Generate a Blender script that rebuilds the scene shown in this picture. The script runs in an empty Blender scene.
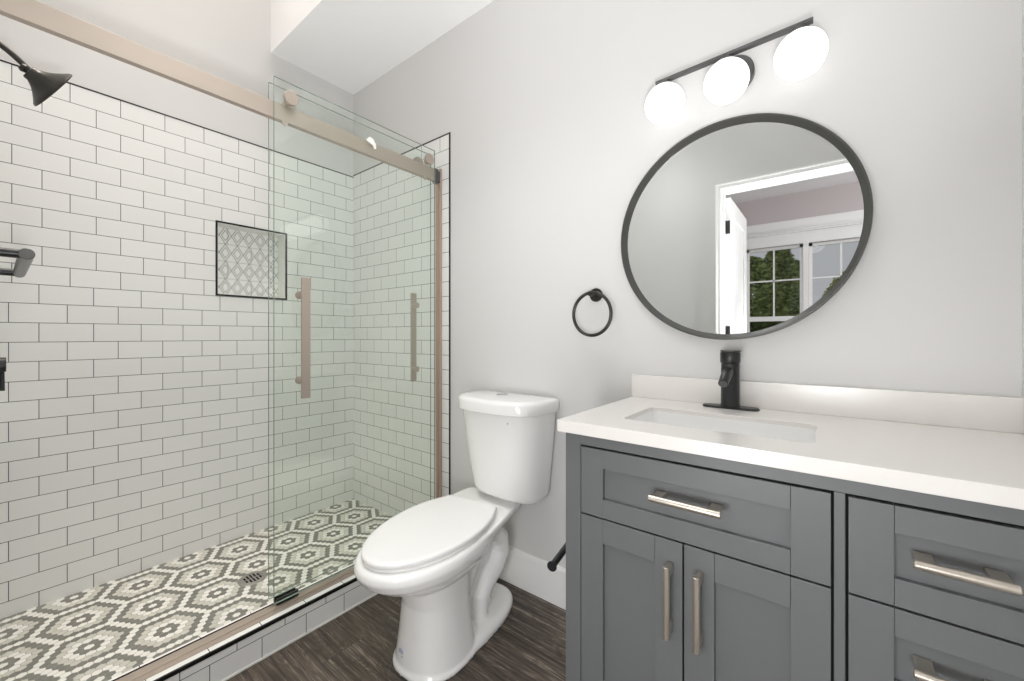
import bpy, bmesh, math, random
from mathutils import Vector, Matrix
random.seed(7)
S = bpy.context.scene
COL = S.collection
PI = math.pi

# ------------------------------------------------------------------ camera
cam_d = bpy.data.cameras.new('camera'); cam = bpy.data.objects.new('camera', cam_d); COL.objects.link(cam)
cam.location = (0, 0, 1.15); cam.rotation_euler = (PI/2, 0, math.radians(38.1))
cam_d.sensor_width = 36; cam_d.lens = 405.5/1024*36; cam_d.shift_y = -5.0/1024; cam_d.clip_start = 0.005
S.camera = cam

# ------------------------------------------------------------------ world, lights, exposure
W = bpy.data.worlds.new('world'); S.world = W; W.use_nodes = True
bg = W.node_tree.nodes['Background']; bg.inputs[0].default_value = (0.96, 0.95, 1.0, 1); bg.inputs[1].default_value = 0.95

def area(name, loc, size, power, color=(1, 1, 1), rot=(0, 0, 0), sy=None):
    l = bpy.data.lights.new(name, 'AREA'); l.shape = 'RECTANGLE' if sy else 'DISK'
    l.size = size
    if sy: l.size_y = sy
    l.energy = power; l.color = color
    o = bpy.data.objects.new(name, l); COL.objects.link(o); o.location = loc; o.rotation_euler = rot
    return o
def point_fill(name, loc, r, power, color=(1, 1, 1)):
    l = bpy.data.lights.new(name, 'POINT'); l.shadow_soft_size = r; l.energy = power; l.color = color
    o = bpy.data.objects.new(name, l); COL.objects.link(o); o.location = loc
point_fill('ceiling_fill', (-0.95, 0.35, 2.34), 0.14, 1.5, (0.99, 0.995, 1.0))  # added fill lamp without a fixture, lifts the ceiling and walls
d1 = area('downward_fill', (-0.95, 0.50, 2.76), 0.5, 8, (0.99, 0.995, 1.0)); d1.data.spread = math.radians(110)  # added lamp out of view, brightens toilet, curb and floor from above
d2 = area('skylight_daylight', (-2.06, 0.35, 3.86), 0.8, 17, (1.0, 0.92, 0.83), sy=1.1); d2.data.spread = math.radians(62)
point_fill('bedroom_fill_high', (0.95, -1.85, 2.45), 0.16, 32)  # added out of view to brighten the bedroom shown in the mirror
point_fill('bedroom_fill_door', (-0.2, -0.55, 2.70), 0.14, 12)  # added by the doorway to send light down into the bathroom
point_fill('bedroom_fill_low', (0.0, -1.0, 0.82), 0.20, 92, (0.98, 0.99, 1.0))  # added behind the camera to brighten the lower part of the bathroom
fl = area('upward_fill', (0.02, 0.05, 1.00), 0.16, 22)  # added below the camera, aimed upwards to brighten the ceiling
fl.rotation_euler = Vector((0.60, -0.38, -1.0)).to_track_quat('Z', 'Y').to_euler(); fl.data.spread = math.radians(120)
point_fill('low_fill', (-0.28, 0.03, 0.72), 0.08, 17)  # added low fill lamp for the curb face and lower walls
S.cycles.max_bounces = 16; S.cycles.diffuse_bounces = 12; S.cycles.transparent_max_bounces = 24; S.cycles.glossy_bounces = 6
S.view_settings.view_transform = 'Standard'; S.view_settings.look = 'None'
S.view_settings.gamma = 1; S.view_settings.exposure = -0.93; S.view_settings.use_curve_mapping = False

# ------------------------------------------------------------------ materials
def srgb(r, g=None, b=None):
    if g is None: g = b = r
    f = lambda c: ((c/255+0.055)/1.055)**2.4 if c > 10 else c/255/12.92
    return (f(r), f(g), f(b), 1)
class NT:
    def __init__(s, name):
        s.m = bpy.data.materials.new(name); s.m.use_nodes = True
        s.t = s.m.node_tree; s.b = s.t.nodes['Principled BSDF']; s.out = s.t.nodes['Material Output']
    def n(s, kind, **kw):
        x = s.t.nodes.new(kind)
        for k, v in kw.items(): setattr(x, k, v)
        return x
    def l(s, a, b): s.t.links.new(a, b)
    def math(s, op, a, b=None, c=None):
        x = s.n('ShaderNodeMath', operation=op)
        for i, v in enumerate((a, b, c)):
            if v is None: continue
            if isinstance(v, (int, float)): x.inputs[i].default_value = v
            else: s.l(v, x.inputs[i])
        return x.outputs[0]
    def xyz(s):
        g = s.n('ShaderNodeNewGeometry'); p = s.n('ShaderNodeSeparateXYZ'); s.l(g.outputs['Position'], p.inputs[0])
        return p.outputs
    def vec(s, x, y, z=0.0):
        c = s.n('ShaderNodeCombineXYZ')
        for i, v in enumerate((x, y, z)):
            if isinstance(v, (int, float)): c.inputs[i].default_value = v
            else: s.l(v, c.inputs[i])
        return c.outputs[0]
    def mix(s, f, a, b, blend='MIX'):
        x = s.n('ShaderNodeMix', data_type='RGBA', blend_type=blend)
        for i, v in ((0, f), (6, a), (7, b)):
            if isinstance(v, (int, float)): x.inputs[i].default_value = v
            elif isinstance(v, tuple): x.inputs[i].default_value = v
            else: s.l(v, x.inputs[i])
        return x.outputs[2]
def simple(name, col, rough=0.5, metal=0.0, coat=0.0, bump=0, bscale=200, emis=None, es=0, var=0.0):
    n = NT(name); b = n.b
    b.inputs['Base Color'].default_value = col; b.inputs['Roughness'].default_value = rough
    b.inputs['Metallic'].default_value = metal
    if coat: b.inputs['Coat Weight'].default_value = coat; b.inputs['Coat Roughness'].default_value = 0.05
    if emis: b.inputs['Emission Color'].default_value = emis; b.inputs['Emission Strength'].default_value = es
    nz = None
    if bump or var:
        nz = n.n('ShaderNodeTexNoise'); nz.inputs['Scale'].default_value = bscale
        nz.inputs['Detail'].default_value = 3
        g = n.n('ShaderNodeNewGeometry'); n.l(g.outputs['Position'], nz.inputs['Vector'])
    if bump:
        bp = n.n('ShaderNodeBump'); bp.inputs['Strength'].default_value = bump; bp.inputs['Distance'].default_value = 0.002
        n.l(nz.outputs['Fac'], bp.inputs['Height']); n.l(bp.outputs[0], b.inputs['Normal'])
    if var:
        c2 = tuple(min(1, c*(1-var)) for c in col[:3])+(1,)
        n.l(n.mix(nz.outputs['Fac'], col, c2), b.inputs['Base Color'])
    return n.m
M = {}
M['paint'] = simple('greige_wall_paint', srgb(216, 215, 214), 0.55, bump=0.05, bscale=300)
M['ceil'] = simple('ceiling_paint', srgb(251, 251, 252), 0.8, bump=0.05, bscale=300)
M['trim'] = simple('white_trim_paint', srgb(244, 244, 243), 0.3)
M['bedwall'] = simple('bedroom_wall_paint', srgb(205, 196, 197), 0.7, bump=0.05, bscale=300)
M['black_trim'] = simple('black_metal_edge', srgb(28, 28, 29), 0.35, 0.3)
M['black'] = simple('matte_black_metal', srgb(52, 53, 54), 0.32, 0.5)
M['bronze'] = simple('dark_bronze_metal', srgb(66, 65, 62), 0.34, 0.65)
M['gray_metal'] = simple('graphite_metal', srgb(96, 96, 95), 0.35, 0.6)
M['nickel'] = simple('brushed_nickel', srgb(180, 168, 156), 0.5, 0.6, bump=0.03, bscale=500)
M['nickel_d'] = simple('satin_nickel_pull', srgb(206, 198, 186), 0.3, 0.9, bump=0.03, bscale=500)
M['china'] = simple('vitreous_china', srgb(246, 246, 245), 0.12, coat=0.3)
M['seat'] = simple('white_seat_plastic', srgb(246, 246, 245), 0.22)
M['quartz'] = simple('white_quartz', srgb(237, 234, 230), 0.22, bscale=40, var=0.03)
M['cab'] = simple('grey_cabinet_paint', srgb(104, 106, 107), 0.42, bump=0.04, bscale=400)
M['cab_in'] = simple('cabinet_gap_shade', srgb(30, 31, 32), 0.8)
M['globe'] = simple('opal_globe_glass', srgb(250), 0.15, emis=(1, 0.99, 0.975, 1), es=1.4)
M['mirror'] = simple('mirror_silver', (0.80, 0.82, 0.81, 1), 0.0, 1.0)
M['tape'] = simple('white_tape', srgb(240, 240, 236), 0.6)
M['caulk'] = simple('white_caulk', srgb(238, 237, 232), 0.5)
M['drain'] = simple('drain_metal', srgb(165, 163, 158), 0.4, 0.7)
M['hole'] = simple('dark_slot', srgb(20, 20, 20), 0.8)
M['logo'] = simple('blue_grey_print', srgb(186, 190, 208), 0.5)
M['logo2'] = simple('dark_print', srgb(70, 80, 80), 0.5)
M['bark'] = simple('tree_bark', srgb(84, 72, 60), 0.9, bump=0.4, bscale=30)
M['leaf'] = simple('green_foliage', srgb(166, 184, 112), 0.7, bscale=7, var=0.6)
M['leaf2'] = simple('yellow_green_foliage', srgb(190, 194, 122), 0.7, bscale=5, var=0.4)
M['screen'] = None

def tile_mat(name, ax, o=(0, 0), bw=0.1545, rh=0.0775, col=(236, 236, 234), mort=(66, 65, 62), offs=0.5, ms=0.0013, warp=False):
    """running-bond glossy tiles; ax = the two world axes the tiles run along"""
    n = NT(name); p = n.xyz()
    u = n.math('SUBTRACT', p[ax[0]], o[0]) if isinstance(ax[0], int) else 0.0
    v = n.math('SUBTRACT', p[ax[1]], o[1]) if isinstance(ax[1], int) else rh*0.5
    if warp: u = n.math('SUBTRACT', u, n.math('MULTIPLY', n.math('GREATER_THAN', p[2], 1.356), 0.008))   # upper courses were set a few mm over
    u = n.math('ADD', u, bw*40); v = n.math('ADD', v, rh*40)
    bt = n.n('ShaderNodeTexBrick', offset=offs, offset_frequency=2, squash=1.0)
    bt.inputs['Scale'].default_value = 1; bt.inputs['Mortar Size'].default_value = ms; bt.inputs['Mortar Smooth'].default_value = 0.25
    bt.inputs['Brick Width'].default_value = bw; bt.inputs['Row Height'].default_value = rh
    bt.inputs['Color1'].default_value = srgb(*col); bt.inputs['Color2'].default_value = srgb(*[c-4 for c in col])
    bt.inputs['Mortar'].default_value = srgb(*mort)
    n.l(n.vec(u, v), bt.inputs['Vector'])
    n.l(bt.outputs['Color'], n.b.inputs['Base Color'])
    r = n.math('MULTIPLY_ADD', bt.outputs['Fac'], 0.5, 0.3); n.l(r, n.b.inputs['Roughness'])
    bp = n.n('ShaderNodeBump', invert=True); bp.inputs['Strength'].default_value = 0.5; bp.inputs['Distance'].default_value = 0.001
    n.l(bt.outputs['Fac'], bp.inputs['Height']); n.l(bp.outputs[0], n.b.inputs['Normal'])
    return n.m
M['tile_long'] = tile_mat('subway_tile_long_wall', (1, 2), (0.110, 1.201), warp=True)
M['tile_end'] = tile_mat('subway_tile_end_wall', (0, 2), (-2.276, 2.2185), rh=0.0782)
M['tile_curb'] = tile_mat('subway_tile_curb', (1, 2), (0.740+0.07725, 0.0785-0.0775), offs=0.5)
M['tile_curbtop'] = tile_mat('curb_cap_tile', (1, None), (0.742, 0), rh=5.0, offs=0.0, col=(240, 239, 236))

# patterned accent tile in the niche
n = NT('diamond_line_tile'); p = n.xyz()
fy = n.math('FRACT', n.math('MULTIPLY', n.math('SUBTRACT', p[1], -5.0), 1/0.0575))
fz = n.math('FRACT', n.math('MULTIPLY', n.math('SUBTRACT', p[2], 1.367-0.0945*4), 1/0.0945))
d = n.math('ADD', n.math('ABSOLUTE', n.math('MULTIPLY_ADD', fy, 2.0, -1.0)), n.math('ABSOLUTE', n.math('MULTIPLY_ADD', fz, 2.0, -1.0)))
def band(c, w): return n.math('LESS_THAN', n.math('ABSOLUTE', n.math('SUBTRACT', d, c)), w)
lines = n.math('MAXIMUM', band(0.62, 0.06), band(1.0, 0.065))
bt = n.n('ShaderNodeTexBrick', offset=0.5); bt.inputs['Scale'].default_value = 1; bt.inputs['Mortar Size'].default_value = 0.0009
bt.inputs['Brick Width'].default_value = 0.23; bt.inputs['Row Height'].default_value = 0.0945
n.l(n.vec(n.math('ADD', p[1], 2.2), n.math('SUBTRACT', p[2], 1.367-0.0945*4)), bt.inputs['Vector'])
f = n.math('MAXIMUM', n.math('MULTIPLY', lines, 0.9), bt.outputs['Fac'])
n.l(n.mix(f, srgb(238, 238, 236), srgb(120, 120, 118)), n.b.inputs['Base Color']); n.b.inputs['Roughness'].default_value = 0.3
M['diamond'] = n.m

# mosaic colours
M['mos_dark'] = simple('grey_mosaic', srgb(132, 132, 124), 0.35, bscale=30, var=0.1)
M['mos_white'] = simple('white_mosaic', srgb(236, 235, 228), 0.25)
M['mos_light'] = simple('pale_marble_mosaic', srgb(208, 207, 196), 0.3, bscale=60, var=0.16)
M['mos_grout'] = simple('mosaic_grout', srgb(168, 167, 160), 0.8)

# wood plank floor
n = NT('dark_wood_plank'); p = n.xyz()
bt = n.n('ShaderNodeTexBrick', offset=0.37, offset_frequency=2); bt.inputs['Scale'].default_value = 1
bt.inputs['Brick Width'].default_value = 1.2; bt.inputs['Row Height'].default_value = 0.152; bt.inputs['Mortar Size'].default_value = 0.0008
bt.inputs['Color1'].default_value = (0, 0, 0, 1); bt.inputs['Color2'].default_value = (1, 1, 1, 1); bt.inputs['Mortar'].default_value = (0.5, 0.5, 0.5, 1)
n.l(n.vec(n.math('ADD', p[0], 12.2), n.math('ADD', p[1], 9.17)), bt.inputs['Vector'])
tint = n.n('ShaderNodeSeparateColor'); n.l(bt.outputs['Color'], tint.inputs[0]); tint = tint.outputs[0]
g1 = n.n('ShaderNodeTexNoise'); g1.inputs['Scale'].default_value = 1; g1.inputs['Detail'].default_value = 7; g1.inputs['Roughness'].default_value = 0.68; g1.inputs['Distortion'].default_value = 0.35
n.l(n.vec(n.math('MULTIPLY', p[0], 3.2), n.math('MULTIPLY', p[1], 85), n.math('MULTIPLY', tint, 30)), g1.inputs['Vector'])
g2 = n.n('ShaderNodeTexNoise'); g2.inputs['Scale'].default_value = 1; g2.inputs['Detail'].default_value = 3; g2.inputs['Distortion'].default_value = 2.2
n.l(n.vec(n.math('MULTIPLY', p[0], 2.0), n.math('MULTIPLY', p[1], 13), n.math('MULTIPLY', tint, 17)), g2.inputs['Vector'])
rings = n.math('FRACT', n.math('MULTIPLY', g2.outputs['Fac'], 9))
rings = n.math('ABSOLUTE', n.math('MULTIPLY_ADD', rings, 2, -1))
fac = n.math('MULTIPLY_ADD', rings, 0.30, n.math('MULTIPLY_ADD', g1.outputs['Fac'], 2.7, -1.03))
cr = n.n('ShaderNodeValToRGB'); e = cr.color_ramp.elements
e[0].position = 0.1; e[0].color = srgb(48, 41, 36); e[1].position = 0.95; e[1].color = srgb(150, 138, 126)
x = e.new(0.42); x.color = srgb(78, 68, 60); x = e.new(0.66); x.color = srgb(98, 87, 77)
n.l(fac, cr.inputs[0])
c = n.mix(n.math('MULTIPLY', tint, 0.35), cr.outputs[0], srgb(62, 55, 49))
c = n.mix(n.math('MULTIPLY', bt.outputs['Fac'], 0.85), c, srgb(34, 30, 27))
n.l(c, n.b.inputs['Base Color']); n.b.inputs['Roughness'].default_value = 0.42
bp = n.n('ShaderNodeBump'); bp.inputs['Strength'].default_value = 0.25; bp.inputs['Distance'].default_value = 0.001
n.l(g1.outputs['Fac'], bp.inputs['Height']); n.l(bp.outputs[0], n.b.inputs['Normal'])
M['wood'] = n.m

def glass_mat(name, tint, ior=1.5, rough=0.0):
    n = NT(name); n.t.nodes.remove(n.b)
    tr = n.n('ShaderNodeBsdfTransparent'); tr.inputs[0].default_value = tint
    gl = n.n('ShaderNodeBsdfGlossy'); gl.inputs['Roughness'].default_value = rough; gl.inputs[0].default_value = (1, 1, 1, 1)
    fr = n.n('ShaderNodeFresnel'); fr.inputs['IOR'].default_value = ior
    gb_ = n.n('ShaderNodeNewGeometry'); fac_ = n.math('MULTIPLY', fr.outputs[0], n.math('SUBTRACT', 1.0, gb_.outputs['Backfacing']))
    mx = n.n('ShaderNodeMixShader'); n.l(fac_, mx.inputs[0]); n.l(tr.outputs[0], mx.inputs[1]); n.l(gl.outputs[0], mx.inputs[2])
    n.l(mx.outputs[0], n.out.inputs[0]); return n.m
M['glass'] = glass_mat('shower_glass', (0.984, 1.0, 0.989, 1), 1.5)
M['glass_edge'] = simple('glass_cut_edge', srgb(128, 146, 136), 0.15)
M['pane'] = glass_mat('window_glass', (0.97, 0.98, 0.98, 1), 1.3)
M['screen'] = glass_mat('insect_screen_mesh', (0.72, 0.72, 0.73, 1), 1.0, 0.9)

# ------------------------------------------------------------------ mesh helpers
def obj(name, bm, mat, parent=None, smooth=False, bevel=0, seg=2, sharp=35):
    me = bpy.data.meshes.new(name)
    bmesh.ops.recalc_face_normals(bm, faces=bm.faces[:])
    if parent is not None and parent.matrix_world != Matrix():
        pass
    bm.to_mesh(me); bm.free()
    for m in (mat if isinstance(mat, (list, tuple)) else [mat]): me.materials.append(m)
    o = bpy.data.objects.new(name, me); COL.objects.link(o)
    if smooth or bevel:
        for p in me.polygons: p.use_smooth = True
        me.set_sharp_from_angle(angle=math.radians(sharp))
    if bevel:
        b = o.modifiers.new('bevel', 'BEVEL'); b.width = bevel; b.segments = seg; b.limit_method = 'ANGLE'; b.angle_limit = math.radians(35); b.harden_normals = True
    if parent is not None:
        # all shapes are written in world coordinates; move them into their parent's frame
        off = Vector((0, 0, 0)); q = parent
        while q is not None: off += q.location; q = q.parent
        me.transform(Matrix.Translation(-off)); o.parent = parent
    return o
def rebase(o, loc):
    """give a top-level mesh an origin at its base"""
    o.data.transform(Matrix.Translation(-Vector(loc))); o.location = loc
    return o
def tag(o, label, cat, group=None, kind=None):
    o['label'] = label; o['category'] = cat
    if group: o['group'] = group
    if kind: o['kind'] = kind
    return o
def thing(name, label, cat, loc=(0, 0, 0), group=None):
    o = bpy.data.objects.new(name, None); COL.objects.link(o); o.location = loc; o.empty_display_size = 0.05
    return tag(o, label, cat, group)
def struct(name, bm, mat, **k):
    o = obj(name, bm, mat, **k)
    if o.parent is None: o['kind'] = 'structure'
    return o
def box(bm, x0, x1, y0, y1, z0, z1, mi=0):
    v = [bm.verts.new((x, y, z)) for z in (z0, z1) for x, y in ((x0, y0), (x1, y0), (x1, y1), (x0, y1))]
    fs = [(3, 2, 1, 0), (4, 5, 6, 7), (0, 1, 5, 4), (1, 2, 6, 5), (2, 3, 7, 6), (3, 0, 4, 7)]
    r = []
    for f in fs:
        q = bm.faces.new([v[i] for i in f]); q.material_index = mi; r.append(q)
    return v
def BX(*a):
    bm = bmesh.new()
    for b in a: box(bm, *b)
    return bm
def frame_of(d):
    d = Vector(d).normalized(); a = Vector((0, 0, 1)) if abs(d.z) < 0.9 else Vector((1, 0, 0))
    u = d.cross(a).normalized(); return u, d.cross(u).normalized(), d
def sweep(bm, pts, rad, seg=20, cap=True, mi=0):
    """round tube along pts, rad number or list"""
    pts = [Vector(p) for p in pts]; n = len(pts)
    rad = rad if isinstance(rad, (list, tuple)) else [rad]*n
    rings = []; u = None
    for i, p in enumerate(pts):
        t = (pts[min(i+1, n-1)]-pts[max(i-1, 0)]).normalized()
        if u is None: u = frame_of(t)[0]
        u = (u-t*u.dot(t)).normalized(); v = t.cross(u)
        rings.append([bm.verts.new(p+(u*math.cos(a)+v*math.sin(a))*rad[i]) for a in (2*PI*k/seg for k in range(seg))])
    for a, b in zip(rings, rings[1:]):
        for k in range(seg):
            f = bm.faces.new((a[k], a[(k+1) % seg], b[(k+1) % seg], b[k])); f.material_index = mi
    if cap:
        bm.faces.new(rings[0][::-1]).material_index = mi; bm.faces.new(rings[-1]).material_index = mi
    return rings
def cyl(bm, p0, p1, r, seg=28, r1=None, mi=0):
    return sweep(bm, [p0, p1], [r, r if r1 is None else r1], seg, mi=mi)
def lathe(bm, c, axis, prof, seg=48, mi=0):
    """prof = [(dist along axis, radius)]; radius 0 closes"""
    u, v, d = frame_of(axis); c = Vector(c); rings = []
    for h, r in prof:
        if r < 1e-6: rings.append([bm.verts.new(c+d*h)])
        else: rings.append([bm.verts.new(c+d*h+(u*math.cos(a)+v*math.sin(a))*r) for a in (2*PI*k/seg for k in range(seg))])
    for a, b in zip(rings, rings[1:]):
        for k in range(seg):
            k2 = (k+1) % seg
            if len(a) == 1 and len(b) == 1: break
            if len(a) == 1: q = (a[0], b[k2], b[k])
            elif len(b) == 1: q = (a[k], a[k2], b[0])
            else: q = (a[k], a[k2], b[k2], b[k])
            bm.faces.new(q).material_index = mi
    return rings
def loft(bm, secs, cap0=True, cap1=True, mi=0):
    R = [[bm.verts.new(p) for p in s] for s in secs]; n = len(R[0])
    for a, b in zip(R, R[1:]):
        for k in range(n): bm.faces.new((a[k], a[(k+1) % n], b[(k+1) % n], b[k])).material_index = mi
    if cap0: bm.faces.new(R[0][::-1]).material_index = mi
    if cap1: bm.faces.new(R[-1]).material_index = mi
    return R
def rrect(x0, x1, y0, y1, r, z, seg=6):
    pts = []
    for cx, cy, a0 in ((x1-r, y1-r, 0), (x0+r, y1-r, 90), (x0+r, y0+r, 180), (x1-r, y0+r, 270)):
        for k in range(seg+1):
            a = math.radians(a0+90*k/seg); pts.append((cx+r*math.cos(a), cy+r*math.sin(a), z))
    return pts

# ------------------------------------------------------------------ room constants
YM = 1.488          # wall with the mirror
XS = -2.515         # tile face of the long shower wall
XR = 0.354          # right wall
YB = -0.030         # door wall, bathroom face
ZC = 2.768          # ceiling
XC = -1.587         # outer face of the curb, outer edge of the shower tiling
ZT = 2.2185          # top of the wall tiling
ZTL = 2.2085       # top of the tiling on the long wall
ZS = 0.057          # shower floor
TY = YM-0.004       # tile face on the mirror wall

# ------------------------------------------------------------------ structure
struct('floor', BX((-2.75, 2.3, -3.3, 1.62, -0.1, 0.0)), M['wood'])
wb = struct('wall_back', BX((-2.75, 0.5, YM, 1.62, 0, 3.95)), M['paint'])
struct('tile_cladding', BX((XS, XC, TY, YM+0.001, 0.0, ZT)), M['tile_end'], parent=wb)
wl = struct('wall_left', BX((-2.75, -2.62, YB, YM, 0, 3.95), (-2.62, XS-0.006, YB, YM, ZTL, 3.95), (-2.62, XS-0.03, YB, YM, 0, 0.05)), M['paint'])
NY0, NY1, NZ0, NZ1 = 0.717, 1.052, 1.367, 1.741
struct('tile_cladding', BX((-2.62, XS, YB, NY0, 0, ZTL), (-2.62, XS, NY1, YM, 0, ZTL), (-2.62, XS, NY0, NY1, 0, NZ0), (-2.62, XS, NY0, NY1, NZ1, ZTL)), M['tile_long'], parent=wl)
struct('niche_back', BX((-2.64, -2.605, NY0-0.01, NY1+0.01, NZ0-0.01, NZ1+0.01)), M['diamond'], parent=wl)
struct('niche_lining', BX((-2.605, XS-0.002, NY1-0.004, NY1, NZ0, NZ1), (-2.605, XS-0.002, NY0, NY0+0.004, NZ0, NZ1), (-2.605, XS-0.002, NY0, NY1, NZ1-0.004, NZ1), (-2.605, XS-0.002, NY0, NY1, NZ0, NZ0+0.004)),
       simple('niche_side_tile', srgb(235, 235, 231), 0.2), parent=wl)
w = 0.009
bm = BX((XS-0.002, XS+0.003, NY0-w, NY0, NZ0-w, NZ1+w), (XS-0.002, XS+0.003, NY1, NY1+w, NZ0-w, NZ1+w), (XS-0.002, XS+0.003, NY0, NY1, NZ0-w, NZ0), (XS-0.002, XS+0.003, NY0, NY1, NZ1, NZ1+w))
struct('trim_1', bm, M['black_trim'])['label'] = 'black metal frame around the shower niche'
struct('trim_2', BX((XS-0.006, XS+0.0015, YB, TY, ZTL, ZTL+0.005)), M['black_trim'])['label'] = 'black edge strip along the top of the long tiled wall'
struct('trim_3', BX((XS, XC+0.007, TY-0.0015, YM-0.0005, ZT, ZT+0.006), (XC, XC+0.007, TY-0.0015, YM-0.0005, 0.0, ZT)), M['black_trim'])['label'] = 'black edge strip around the end of the shower tiling'
struct('wall_right', BX((XR, XR+0.12, YB, YM, 0, 2.9)), M['paint'])
# door wall with the opening the camera stands in
DX0, DX1, DH = -0.572, 0.185, 2.125
struct('wall_front', BX((-2.75, DX0, -0.15, YB, 0, 3.95), (DX1, 2.3, -0.15, YB, 0, 3.95), (DX0, DX1, -0.15, YB, DH, 3.95)), M['paint'])
struct('trim_4', BX((DX0-0.115, DX0-0.033, YB-0.001, YB+0.009, 0, DH+0.112), (DX0-0.033, DX1+0.115, YB-0.001, YB+0.009, DH+0.033, DH+0.112)), M['paint'])['label'] = 'raised painted surround of the bathroom door opening'
bm = bmesh.new(); cw = 0.032
for y0, y1 in ((YB-0.001, YB+0.018), (-0.168, -0.149)):
    box(bm, DX0-cw, DX0+0.002, y0, y1, 0, DH+cw); box(bm, DX1-0.002, DX1+cw, y0, y1, 0, DH+cw); box(bm, DX0, DX1, y0, y1, DH-0.002, DH+cw)
    ym = y1-0.001 if y1 > -0.1 else y0+0.001; s = 0.007 if y1 > -0.1 else -0.007
    a, b = sorted((ym, ym+s))
    box(bm, DX0-cw+0.001, DX0-cw+0.012, a, b, 0, DH+cw-0.012); box(bm, DX0-cw+0.001, DX1+cw-0.001, a, b, DH+cw-0.012, DH+cw-0.001); box(bm, DX1+cw-0.012, DX1+cw-0.001, a, b, 0, DH+cw-0.012)
struct('trim_5', bm, M['trim'], bevel=0.002)['label'] = 'white moulded casing around the bathroom door opening'
struct('trim_6', BX((DX0-0.002, DX0+0.004, -0.1495, YB-0.0005, 0, DH-0.004), (DX1-0.004, DX1+0.002, -0.1495, YB-0.0005, 0, DH-0.004), (DX0-0.002, DX1+0.002, -0.1495, YB-0.0005, DH-0.004, DH+0.002),
                  (DX0+0.004, DX0+0.014, -0.09, -0.05, 0, DH-0.004), (DX1-0.014, DX1-0.004, -0.09, -0.05, 0, DH-0.004)), M['trim'])['label'] = 'white jamb lining the door opening'
# baseboards
bm = bmesh.new()
loft(bm, [[(x, YM, 0), (x, YM-0.013, 0), (x, YM-0.013, 0.150), (x, YM-0.011, 0.157), (x, YM-0.007, 0.161), (x, YM-0.006, 0.166), (x, YM, 0.166)] for x in (XC+0.007, -0.52)])
struct('baseboard_back', bm, M['trim'])
struct('baseboard_front', BX((XC, DX0-0.14, YB, YB+0.013, 0, 0.165)), M['trim'], bevel=0.003)
struct('baseboard_right', BX((XR-0.013, XR, YB, 0.94, 0, 0.165)), M['trim'], bevel=0.003)
# ceiling with the skylight shaft beside the long wall
SX1, SY1 = -1.60, 0.974
struct('ceiling', BX((SX1, 2.3, YB, 1.62, ZC, ZC+0.2), (-2.75, SX1, SY1, 1.62, ZC, ZC+0.2)), M['ceil'])
struct('trim_7', BX((SX1, SX1+0.05, -1.3, SY1, ZC+0.2, 3.95), (XS-0.006, SX1+0.05, SY1, SY1+0.05, ZC+0.2, 3.95), (-2.75, SX1+0.05, -1.35, -1.3, ZC+0.15, 3.95), (-2.75, -2.62, -1.3, -0.15, ZC+0.15, 3.95)),
       M['ceil'])['label'] = 'white drywall shaft rising to the skylight'

struct('ceiling_shaft_lid', BX((-2.75, -1.5, -1.4, 1.62, 3.95, 4.05)), M['ceil'])  # unseen opaque lid, added to keep outside light out of the shaft
# curb and shower floor
cb = struct('trim_8', BX((-1.702, XC, YB, TY-0.001, 0, 0.103)), M['tile_curb']); cb['label'] = 'white tiled shower curb'
struct('cap_tiles', BX((-1.702, XC-0.006, YB, TY-0.001, 0.103, 0.117)), M['tile_curbtop'], parent=cb, bevel=0.001)
struct('edge_strip', BX((XC-0.006, XC+0.0015, YB, TY-0.001, 0.1055, 0.1175)), M['black_trim'], parent=cb)
struct('caulk_bead', BX((XC, XC+0.004, YB, TY-0.001, 0, 0.006)), M['caulk'], parent=cb)
# mosaic: real little hexagons, big rings of colour
d = 0.2190/8.66; bx0, bx1, by0, by1 = XS, -1.702, YB, TY
bm = bmesh.new(); box(bm, bx0, bx1, by0, by1, 0.0, ZS-0.0012, 3)
cx0, cy0 = -2.156, 0.394                       # centre of one large hexagon
def hexdist(q, r): return (abs(q)+abs(r)+abs(q+r))//2
# axes: tile lattice a=(0,d), b=(d*sqrt3/2, d/2)
def centre_dist(q, r):
    best = 99                                   # cells repeat on (5,-10)... ie. lattice vectors of length 5*sqrt3
    # lattice vectors in (q along a, r along b): V1=(-5,10), V2=(5,5)
    i0 = round((r-q)/15); j0 = round((2*q+r)/15)
    for i in range(i0-2, i0+3):
        for j in range(j0-2, j0+3):
            best = min(best, hexdist(q-(-5*i+5*j), r-(10*i+5*j)))
    return best
col = {0: 1, 1: 0, 2: 1, 3: 2, 4: 0, 5: 1}
R_ = d/math.sqrt(3)*0.94
def clip(poly, ax, lim, sgn):
    out = []
    for a, b in zip(poly, poly[1:]+poly[:1]):
        ia = (a[ax]-lim)*sgn >= 0; ib = (b[ax]-lim)*sgn >= 0
        if ia: out.append(a)
        if ia != ib:
            t = (lim-a[ax])/(b[ax]-a[ax]); out.append((a[0]+(b[0]-a[0])*t, a[1]+(b[1]-a[1])*t))
    return out
for r in range(-40, 41):
    for q in range(-60, 80):
        x = cx0+r*d*math.sqrt(3)/2; y = cy0+q*d+r*d/2
        if x < bx0-d or x > bx1+d or y < by0-d or y > by1+d: continue
        if (x+2.044)**2+(y-0.715)**2 < 0.050**2: continue
        mi = col[min(5, centre_dist(q, r))]
        poly = [(x+R_*math.cos(a), y+R_*math.sin(a)) for a in (PI/3*k for k in range(6))]
        for ax, lim, sg in ((0, bx0, 1), (0, bx1, -1), (1, by0, 1), (1, by1, -1)):
            poly = clip(poly, ax, lim, sg) if poly else poly
        if len(poly) < 3: continue
        f = bm.faces.new([bm.verts.new((a, b, ZS)) for a, b in poly]); f.material_index = mi
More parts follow.
